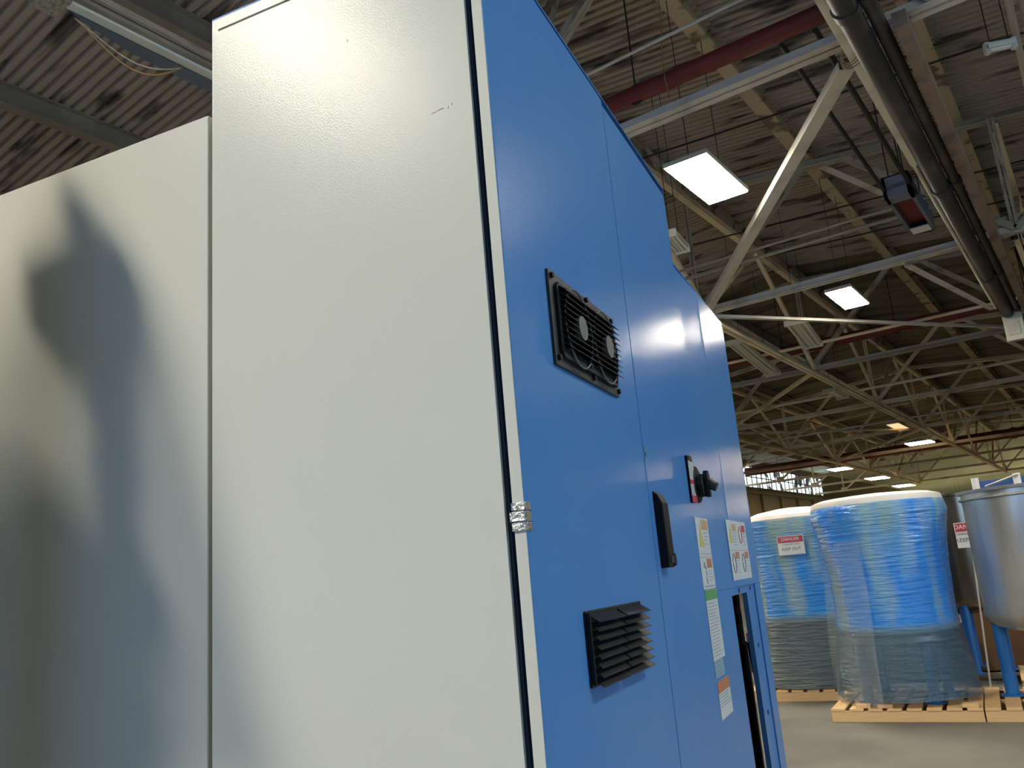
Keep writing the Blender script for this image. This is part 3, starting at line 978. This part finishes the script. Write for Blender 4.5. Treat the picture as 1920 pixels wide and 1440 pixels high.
for k in range(5):
    z = 1.646 + k * .0036
    m.box(SX + .0056, SX + .0059, 1.690, 1.720 - (k % 2) * .007, z, z + .0009)
m.build('fine_print', 'label_ink', pl, CO)

# ---------- warning labels
random.seed(3)


def plate(name, y0, y1, z0, z1, label):
    return tag(cp(MB().box(SX + .0002, SX + .0009, y0, y1, z0, z1), name, 'white_label'), label)


def rect(par, name, mt, y0, y1, z0, z1, lift=.0009):
    return MB().box(SX + lift, SX + lift + .0003, y0, y1, z0, z1).build(name, mt, par, CO)


def lines(par, y0, y1, z0, z1, step, mt='label_ink', name='fine_print', th=.0011):
    m = MB()
    z = z1
    while z > z0:
        y = y0
        e = y1 - random.random() * (y1 - y0) * .35
        while y < e:
            wd = .005 + random.random() * .012
            m.box(SX + .0009, SX + .0012, y, min(y + wd, e), z - th, z)
            y += wd + .003
        z -= step
    return m.build(name, mt, par, CO)


def tri(par, name, mt, cy, z0, z1, hw, lift=.0009):
    return MB().prism([(cy - hw, z0), (cy + hw, z0), (cy, z1)], 0, SX + lift, SX + lift + .0003).build(name, mt, par, CO)


def squig(par, pts, r=.0012, mt='label_ink', name='pictogram'):
    return MB().tube([(SX + .001, y, z) for y, z in pts], r, 5).build(name, mt, par, CO)


a = plate('warning_label', 1.697, 1.815, 1.458, 1.600, 'upper white label with yellow triangle and orange headers')
rect(a, 'header_band', 'amber', 1.750, 1.806, 1.576, 1.596)
tri(a, 'warning_triangle', 'yellow', 1.735, 1.541, 1.588, .022)
lines(a, 1.760, 1.808, 1.540, 1.570, .0075)
rect(a, 'rule_line', 'label_ink', 1.702, 1.810, 1.5265, 1.5275)
rect(a, 'rule_line', 'label_ink', 1.702, 1.810, 1.5195, 1.5205)
rect(a, 'header_band', 'orange', 1.758, 1.804, 1.499, 1.517)
squig(a, [(1.728, 1.510), (1.738, 1.500), (1.742, 1.490), (1.737, 1.478), (1.742, 1.468)])
squig(a, [(1.722, 1.503), (1.748, 1.499)])
lines(a, 1.764, 1.806, 1.470, 1.493, .006)
rect(a, 'rule_line', 'label_ink', 1.708, 1.808, 1.462, 1.464)
a = plate('instruction_label', 1.703, 1.815, 1.322, 1.457, 'long white label with a green header')
rect(a, 'header_band', 'green', 1.703, 1.815, 1.436, 1.4565)
lines(a, 1.712, 1.808, 1.326, 1.430, .0062)
a = plate('instruction_label', 1.703, 1.790, 1.290, 1.321, 'pale blue continuation of the long label')
a.data.materials.clear()
M['label_blue'] = mat('pale_blue_label', (0.20, 0.33, 0.46), 0.4)
a.data.materials.append(M['label_blue'])
lines(a, 1.708, 1.785, 1.293, 1.318, .0055)
a = plate('warning_label', 1.707, 1.822, 1.214, 1.283, 'lowest label with a dark orange header')
rect(a, 'header_band', 'orange', 1.707, 1.822, 1.262, 1.283)
lines(a, 1.715, 1.815, 1.232, 1.258, .0052)
a = plate('warning_label', 2.026, 2.290, 1.465, 1.606, 'square label of four pictogram fields above the opening')
for (y0, z0) in ((2.04, 1.540), (2.17, 1.540), (2.04, 1.474), (2.17, 1.474)):
    rect(a, 'header_band', 'orange' if z0 < 1.5 else ('amber' if y0 < 2.1 else 'sign_red'), y0 + .055, y0 + .105, z0 + .040, z0 + .057)
    lines(a, y0 + .058, y0 + .105, z0 + .002, z0 + .036, .007)
tri(a, 'warning_triangle', 'yellow', 2.068, 1.552, 1.592, .022)
m = MB(); m.tube([(SX + .001, 2.197 + .02 * math.cos(t_), 1.572 + .02 * math.sin(t_)) for t_ in [i * math.pi / 10 for i in range(21)]], .0013, 6)
m.build('prohibition_ring', 'sign_red', a, CO)
for cy in (2.066, 2.197):
    m = MB(); m.tube([(SX + .001, cy + .018 * math.cos(t_), 1.504 + .022 * math.sin(t_)) for t_ in [i * math.pi / 10 for i in range(21)]], .0016, 6)
    m.build('pictogram', 'label_ink', a, CO)
rect(a, 'rule_line', 'label_ink', 2.03, 2.285, 1.534, 1.535)

# small scuffs on the pale front
for i, (x0, x1, z0, z1) in enumerate(((-.453, -.434, 2.0895, 2.0905), (-.4285, -.427, 2.0895, 2.0915), (-.4225, -.4215, 2.092, 2.095), (-.5755, -.5745, 2.2405, 2.2435), (-.560, -.5595, 1.985, 1.986))):
    m = MB()
    n = 7 if i == 0 else 2
    for k in range(n):
        xa = x0 + (x1 - x0) * k / n
        zc = z0 + .0022 * k / n + random.random() * .0008
        m.box(xa, xa + (x1 - x0) / n * .85, FY - .0003, FY, zc, zc + (z1 - z0) * (.6 + random.random() * .8))
    cp(m, 'scuff_mark', 'scuff')

# ---------- lower enclosure on the left
EO = (-1.6, 1.5, 0.0)
enc = tag(empty('machine_enclosure', cab_place(EO), CA), 'lower pale sheet metal enclosure left of the tall cabinet, partly in shadow', 'machine enclosure')
m = MB()
m.box(-2.6, -.8255, FY, FY + .012, .05, 2.211)
m.build('front_panel', 'front_lit_tone', enc, EO, bevel=.0015)
m = MB()
m.box(-2.6, -.8215, FY + .012, 2.2, .05, 2.206)
m.build('body', 'side_tone', enc, EO)
cp(MB().box(-.8215, -.8178, FY + .02, 2.2, .05, 2.20), 'side_gasket', 'dark_gap')

# ---------- added, unseen blockers shaped to cast the shadow on the left panel
LP = Vector((-4.30, -4.02, 6.6))


def cast(ux, z, dist):
    """the spot, dist in front of the pale panels, that lies between that panel point and the lamp"""
    P = Vector((ux, FY, z))
    tt = dist / (FY - LP.y)
    return P + (LP - P) * tt


def cb(poly, dist, thick):
    """a solid whose outline faces the panel"""
    pts = [cast(u, z, dist) for u, z in poly]
    n = len(pts)
    vs = [tuple(p) for p in pts] + [(p.x, p.y - thick, p.z) for p in pts]
    fs = [(i, (i + 1) % n, n + (i + 1) % n, n + i) for i in range(n)] + [tuple(range(n)), tuple(range(n, 2 * n))[::-1]]
    return MB().add(vs, fs)


DB = .28
b = cast(-1.02, 1.5, DB)
PO = (b.x, b.y, 0)
st = tag(empty('shadow_blocker', cab_place(PO), CA), 'added shadow blocker shaped as a pendant on a pole, outside the picture', 'stand')
def stp(mb, n, mt='grille_metal', **k): return mb.build(n, mt, st, PO, **k)
stp(cb([(-1.225, 2.085), (-1.14, 2.10), (-1.06, 2.10), (-1.005, 2.06), (-.992, 1.925), (-1.05, 1.915), (-1.055, 1.935), (-1.145, 1.915), (-1.15, 1.97), (-1.215, 1.99)], DB, .08), 'blocker_head')
stp(cb([(-1.145, 2.20), (-1.12, 2.20), (-1.04, 2.08), (-1.13, 2.08)], .33, .03), 'blocker_tip')
stp(cb([(-1.060, 1.96), (-.990, 1.96), (-.972, 1.42), (-1.03, 1.42)], DB, .05), 'pole')
stp(cb([(-.995, 1.63), (-.960, 1.60), (-.915, 1.55), (-.912, 1.50), (-.945, 1.465), (-.995, 1.462)], .33, .05), 'blocker_lobe')
stp(cb([(-1.35, 1.68), (-1.20, 1.76), (-1.10, 1.70), (-1.04, 1.62), (-1.00, 1.22), (-1.35, 1.22)], .42, .22), 'blocker_mass')
b0 = cast(-1.0, 1.42, DB)
b2 = cast(-1.18, 1.22, .42)
stp(MB().box(b2.x - .30, b0.x + .12, b2.y - .3, b0.y + .05, 0, .06), 'base_plate')
stp(MB().box(b0.x - .03, b0.x + .03, b0.y - .05, b0.y, .06, b0.z + .01), 'column')
stp(MB().box(b2.x - .14, b2.x + .14, b2.y - .20, b2.y, .06, b2.z + .01), 'column')
TD = .62
t = cb([(-1.09, 2.20), (-1.02, 2.10), (-.91, 1.92), (-.80, 1.58), (-.70, 1.25), (-1.20, 1.25), (-1.34, 1.85), (-1.26, 2.0)], TD, .01)
b1 = cast(-1.05, 1.25, TD)
ds = tag(empty('shadow_sheet', cab_place((b1.x, b1.y, 0)), CA), 'added half-clear sheet for the paler part of the shadow, outside the picture', 'sheet')  # added sheet that half-blocks the lamp
t.build('sheet', 'half_blocker', ds, (b1.x, b1.y, 0))
MB().box(b1.x - .02, b1.x + .02, b1.y - .05, b1.y - .012, 0, 2.3).build('frame_post', 'grille_metal', ds, (b1.x, b1.y, 0))


# ------------------------------------------------------------------ pallets and tanks
RA = math.radians(6.8)


def pallet(loc, rz, label, blocks=()):
    t = tag(empty('wooden_pallet', loc, rz), label, 'pallet', 'new pine pallets')
    wd, dp = 1.27, 1.22
    proto = None
    for y in (0.0, dp / 2 - .02, dp - .04):
        m = MB().box(0, wd, y, y + .04, 0, .092)
        m.build('stringer', 'wood', t)
    n = 8
    bw = .125
    for k in range(n):
        x = k * (wd - bw) / (n - 1)
        m = MB().box(x, x + bw, -.008, dp, .092, .115)
        m.build('deck_board', 'wood', t, bevel=.003)
    for k in (0, .57, 1.14):
        pass
    for bx in blocks:
        MB().box(bx, bx + .13, .02, .13, .115, .150).build('chock_block', 'wood', t, bevel=.003)
    return t


P2 = Vector((-2.56, 8.49, 0))
u = Vector((math.cos(RA), math.sin(RA), 0)); v = Vector((-math.sin(RA), math.cos(RA), 0))
pallet(P2, RA, 'pine pallet under the large blue wrapped tank', (.22, .41, 1.11))
pallet(P2 + u * 1.282, RA, 'pine pallet under the bare steel tank at the right edge', (.33,))
P1 = Vector((-3.78, 9.56, 0))
pallet(P1, math.radians(9), 'pine pallet under the wrapped tank beside the cabinet', ())
pallet(Vector((-1.15, 10.35, 0)), RA, 'pine pallet behind the right tanks', ())


def leg_set(t, R, z0, z1, rot=.6, n=4, r=.052):
    for k in range(n):
        a = rot + k * 2 * math.pi / n
        m = MB().tube([(R * math.cos(a), R * math.sin(a), z0 + .012), (R * math.cos(a), R * math.sin(a), z1)], r, 16)
        l = m.build('leg', 'leg_blue', t, smooth=True)
        MB().tube([(R * math.cos(a), R * math.sin(a), z0), (R * math.cos(a), R * math.sin(a), z0 + .014)], r * 1.7, 16).build('foot', 'leg_blue', l)


def shell(t, mt, R, z0, z1, name='tank_shell'):
    pr = [(R * .25, z0 - .10), (R * .6, z0 - .07), (R * .86, z0 - .03), (R * .96, z0 + .02), (R, z0 + .08), (R, z1)]
    return MB().lathe(pr, n=56).build(name, mt, t, smooth=True)


def film(t, mt, prof, folds, amp, name, seed, arc=None):
    rnd = random.Random(seed)
    ph = [(rnd.uniform(0, 6.3), rnd.randint(3, folds), rnd.uniform(.3, 1), rnd.uniform(-2.5, 2.5)) for _ in range(6)]
    rows = []
    for i in range(len(prof) - 1):
        (r0, z0_), (r1, z1_) = prof[i], prof[i + 1]
        k = max(2, int(abs(z1_ - z0_) / .035))
        rows += [(r0 + (r1 - r0) * j / k, z0_ + (z1_ - z0_) * j / k) for j in range(k)]
    rows.append(prof[-1])

    def wob(a, z, j):
        s = sum(w_ * math.sin(n_ * a + p_ + tw * z * 2) for p_, n_, w_, tw in ph) / 3
        return amp * s + rnd.uniform(-.0035, .0035)
    m = MB().lathe(rows, n=96, wob=wob, caps=False)
    if arc:
        keep = [k for k in range(96) if arc[0] <= k * 3.75 < arc[1]]
        m.f = [f for f in m.f if (f[0] % 96) in keep]
        m.m = [0] * len(m.f)
    return m.build(name, mt, t, smooth=True)


def sign(t, loc, rz, w_, h_, head):
    """header band, two lines of words"""
    sg = MB().box(-w_ / 2, w_ / 2, -.004, 0, -h_ / 2, h_ / 2).build('danger_sign', 'wrapped_white', t)
    sg.location = loc
    sg.rotation_euler = (0, 0, rz)
    MB().box(-w_ / 2 + .006, w_ / 2 - .006, -.0055, -.004, h_ / 2 - h_ * .36, h_ / 2 - .006).build('header_band', 'sign_red', sg)
    R90 = (math.radians(90), 0, 0)
    text('lettering', 'DANGER', h_ * .24, 'wrapped_white', sg, (0, -.006, h_ * .32), R90)
    text('lettering', 'CONFINED SPACE', h_ * .12, 'sign_ink', sg, (0, -.005, h_ * .04), R90)
    text('lettering', 'KEEP OUT', h_ * .22, 'sign_ink', sg, (0, -.005, -h_ * .2), R90)
    return sg


# wrapped tank next to the cabinet
T1 = P1 + Vector((.60, .70, .115))
t = tag(empty('wrapped_tank', T1), 'blue film wrapped steel tank next to the cabinet, with a KEEP OUT sign', 'tank', 'steel mixing tanks on legs')
shell(t, 'tank_steel', .53, .62, 1.86)
leg_set(t, .40, 0, .68)
MB().lathe([(.58, 1.83), (.60, 1.86), (.585, 1.90), (.42, 1.955), (.18, 1.99), (.03, 2.0)], n=48, wob=lambda a, z, j: .012 * math.sin(3 * a + 1) + .006 * math.sin(7 * a)).build('white_cover', 'film_white', t, smooth=True)
film(t, 'film_a', [(.59, 1.85), (.60, 1.80), (.565, 1.62), (.548, 1.3), (.545, .9), (.56, .62), (.60, .35), (.62, .10), (.63, .012)], 9, .011, 'stretch_film', 4)
s_ = sign(t, (.12, -.605, 1.55), math.radians(5), .29, .21, 'red')
MB().bar((.465, -.385, 1.60), (.465, -.385, 1.34), .10, .006).build('paper_tag', 'film_white', t)

# large wrapped tank
T2 = P2 + u * .64 + v * .62 + Vector((0, 0, .115))
t = tag(empty('wrapped_tank', T2), 'large blue film wrapped tank with white cover in the middle', 'tank', 'steel mixing tanks on legs')
shell(t, 'tank_steel', .52, .62, 1.86)
leg_set(t, .42, 0, .70, rot=.75)
MB().lathe([(.60, 1.80), (.615, 1.86), (.60, 1.915), (.50, 1.945), (.30, 1.96), (.05, 1.965)], n=48, wob=lambda a, z, j: .010 * math.sin(4 * a) + .006 * math.sin(9 * a + 1)).build('white_cover', 'film_white', t, smooth=True)
film(t, 'film_b', [(.625, 1.86), (.645, 1.76), (.61, 1.62), (.58, 1.42), (.56, 1.2), (.555, .85), (.57, .62), (.61, .40), (.63, .26), (.64, .12), (.645, .05)], 11, .017, 'stretch_film', 11)
film(t, 'film_clear', [(.60, 1.52), (.60, 1.1), (.63, .7), (.645, .4), (.64, .10), (.66, .012)], 7, .028, 'clear_wrap', 21, (130, 262))
m = MB()
ring = [(.545, .595), (.56, .60)]
m.lathe([(.535, .60), (.54, .56), (.52, .545)], n=48)
m.build('bottom_band', 'tank_steel', t, smooth=True)

# bare steel tank
T3 = P2 + u * 1.282 + u * .64 + v * .62 + Vector((.03, .05, .115))
t = tag(empty('steel_tank', T3), 'bare stainless tank on blue legs cut by the right picture edge', 'tank', 'steel mixing tanks on legs')
shell(t, 'tank_steel', .54, .66, 1.86)
MB().lathe([(.545, 1.79), (.565, 1.80), (.565, 1.815), (.545, 1.82)], n=56).build('band', 'chrome', t, smooth=True)
MB().lathe([(.53, 1.855), (.575, 1.86), (.58, 1.885), (.53, 1.89)], n=56).build('rim', 'chrome', t, smooth=True)
leg_set(t, .44, 0, .74, rot=.85 + math.pi / 4, r=.06)
for x in (-.34, .0, .22):
    MB().tube([(x, -.42, 1.88), (x, -.42, 1.99)], .032, 14).build('lifting_post', 'wrapped_white', t, smooth=True)
MB().box(-.36, .4, -.40, -.34, 1.885, 1.955).build('bridge_beam', 'blue_strip', t)
MB().tube([(-.26, -.47, 1.90), (.02, -.47, 1.975)], .008, 8).build('stay_rod', 'chrome', t, smooth=True)

# dark tank with sign behind
T4 = at_y(1792, 1000, 10.9)
T4 = Vector((T4.x - .10, 11.2, .115))
t = tag(empty('dark_tank', T4), 'dark shiny tank with a DANGER sign, behind the large wrapped tank', 'tank', 'steel mixing tanks on legs')
shell(t, 'tank_dark', .40, .72, 1.95)
MB().lathe([(.39, 1.94), (.42, 1.95), (.42, 1.98), (.39, 1.985)], n=40).build('rim', 'tank_dark', t, smooth=True)
leg_set(t, .33, 0, .80, rot=.1)
sign(t, (.24, -.40, 1.50), math.radians(10), .26, .28, 'red')
c = T4
# grey stack, cardboard box, paper between the tanks
def fbox(px0, px1, py0, py1, Y, depth, name, mt, label, cat):
    a = at_y(px0, py1, Y); b = at_y(px1, py0, Y)
    cx = (a.x + b.x) / 2
    o_ = (cx, Y + depth / 2, a.z)
    t_ = tag(empty(name, o_), label, cat)
    MB().box(a.x, b.x, Y, Y + depth, a.z, b.z).build('body', mt, t_, o_, bevel=.01)
    return t_, a, b, o_


a = at_y(1815, 940, 12.6); 
o_ = (a.x + .25, 12.9, 0)
t = tag(empty('electrical_enclosure', o_), 'tall light grey enclosure seen between the tanks', 'electrical cabinet')
MB().box(a.x, a.x + .5, 12.6, 13.2, 0, 2.0).build('body', 'grey_box', t, o_, bevel=.01)
MB().box(a.x + .03, a.x + .47, 12.585, 12.6, 1.62, 1.94).build('upper_panel', 'fixture_white', t, o_, bevel=.004)
MB().box(a.x + .03, a.x + .47, 12.585, 12.6, .15, 1.58).build('lower_panel', 'grey_box', t, o_, bevel=.004)
m = MB()
for z in (1.45, 1.28, 1.22):
    m.box(a.x + .06, a.x + .34, 12.578, 12.585, z, z + .018)
m.build('vent_slot', 'cable', t, o_)
MB().box(a.x + .20, a.x + .29, 12.56, 12.585, 1.52, 1.88).build('white_strip', 'wrapped_white', t, o_)
a = at_y(1838, 1240, 11.9); b = at_y(1838, 1118, 11.9)
o_ = (a.x + .35, 12.2, 0)
t = tag(empty('cardboard_carton', o_), 'brown cardboard carton behind the steel tank', 'carton')
MB().box(a.x - .10, a.x + .8, 11.9, 12.5, 0.02, b.z - .14).build('carton_body', 'cardboard', t, o_)
MB().box(a.x - .10, a.x + .8, 11.895, 12.5, b.z - .14, b.z).build('lid', 'wood', t, o_)
MB().box(a.x - .05, a.x + .10, 11.885, 11.895, b.z - .02, b.z + .14).build('packing_paper', 'wrapped_white', t, o_)
# dark block added so the view under the wrapped tanks stays dark
o_ = (-2.6, 11.4, 0)
t = tag(empty('dark_backing', o_), 'low dark block added to darken the view behind the wrapped tanks', 'machine')
MB().box(-4.3, -1.75, 11.1, 11.9, .12, .62).build('body', 'tank_dark', t, o_, bevel=.02)
for x in (-4.2, -3.4, -2.6, -1.85):
    MB().box(x - .05, x + .05, 11.1, 11.9, 0, .12).build('foot', 'black', t, o_)
MB().tube([(-4.2, 11.05, .50), (-1.8, 11.05, .50)], .035, 12).build('pipe', 'leg_blue', t, o_, smooth=True)
MB().box(-3.6, -2.9, 11.15, 11.7, .62, .85).build('backing_top', 'duct', t, o_, bevel=.04)
# diagonal strap between the tanks
a, b = at_y(1812, 950, 10.4), at_y(1858, 1290, 10.0)
member('packing_strap', a, b, .018, .004, 'wrapped_white', 'thin pale strap hanging between the wrapped and the steel tank', 'strap')

bpy.context.view_layer.update()
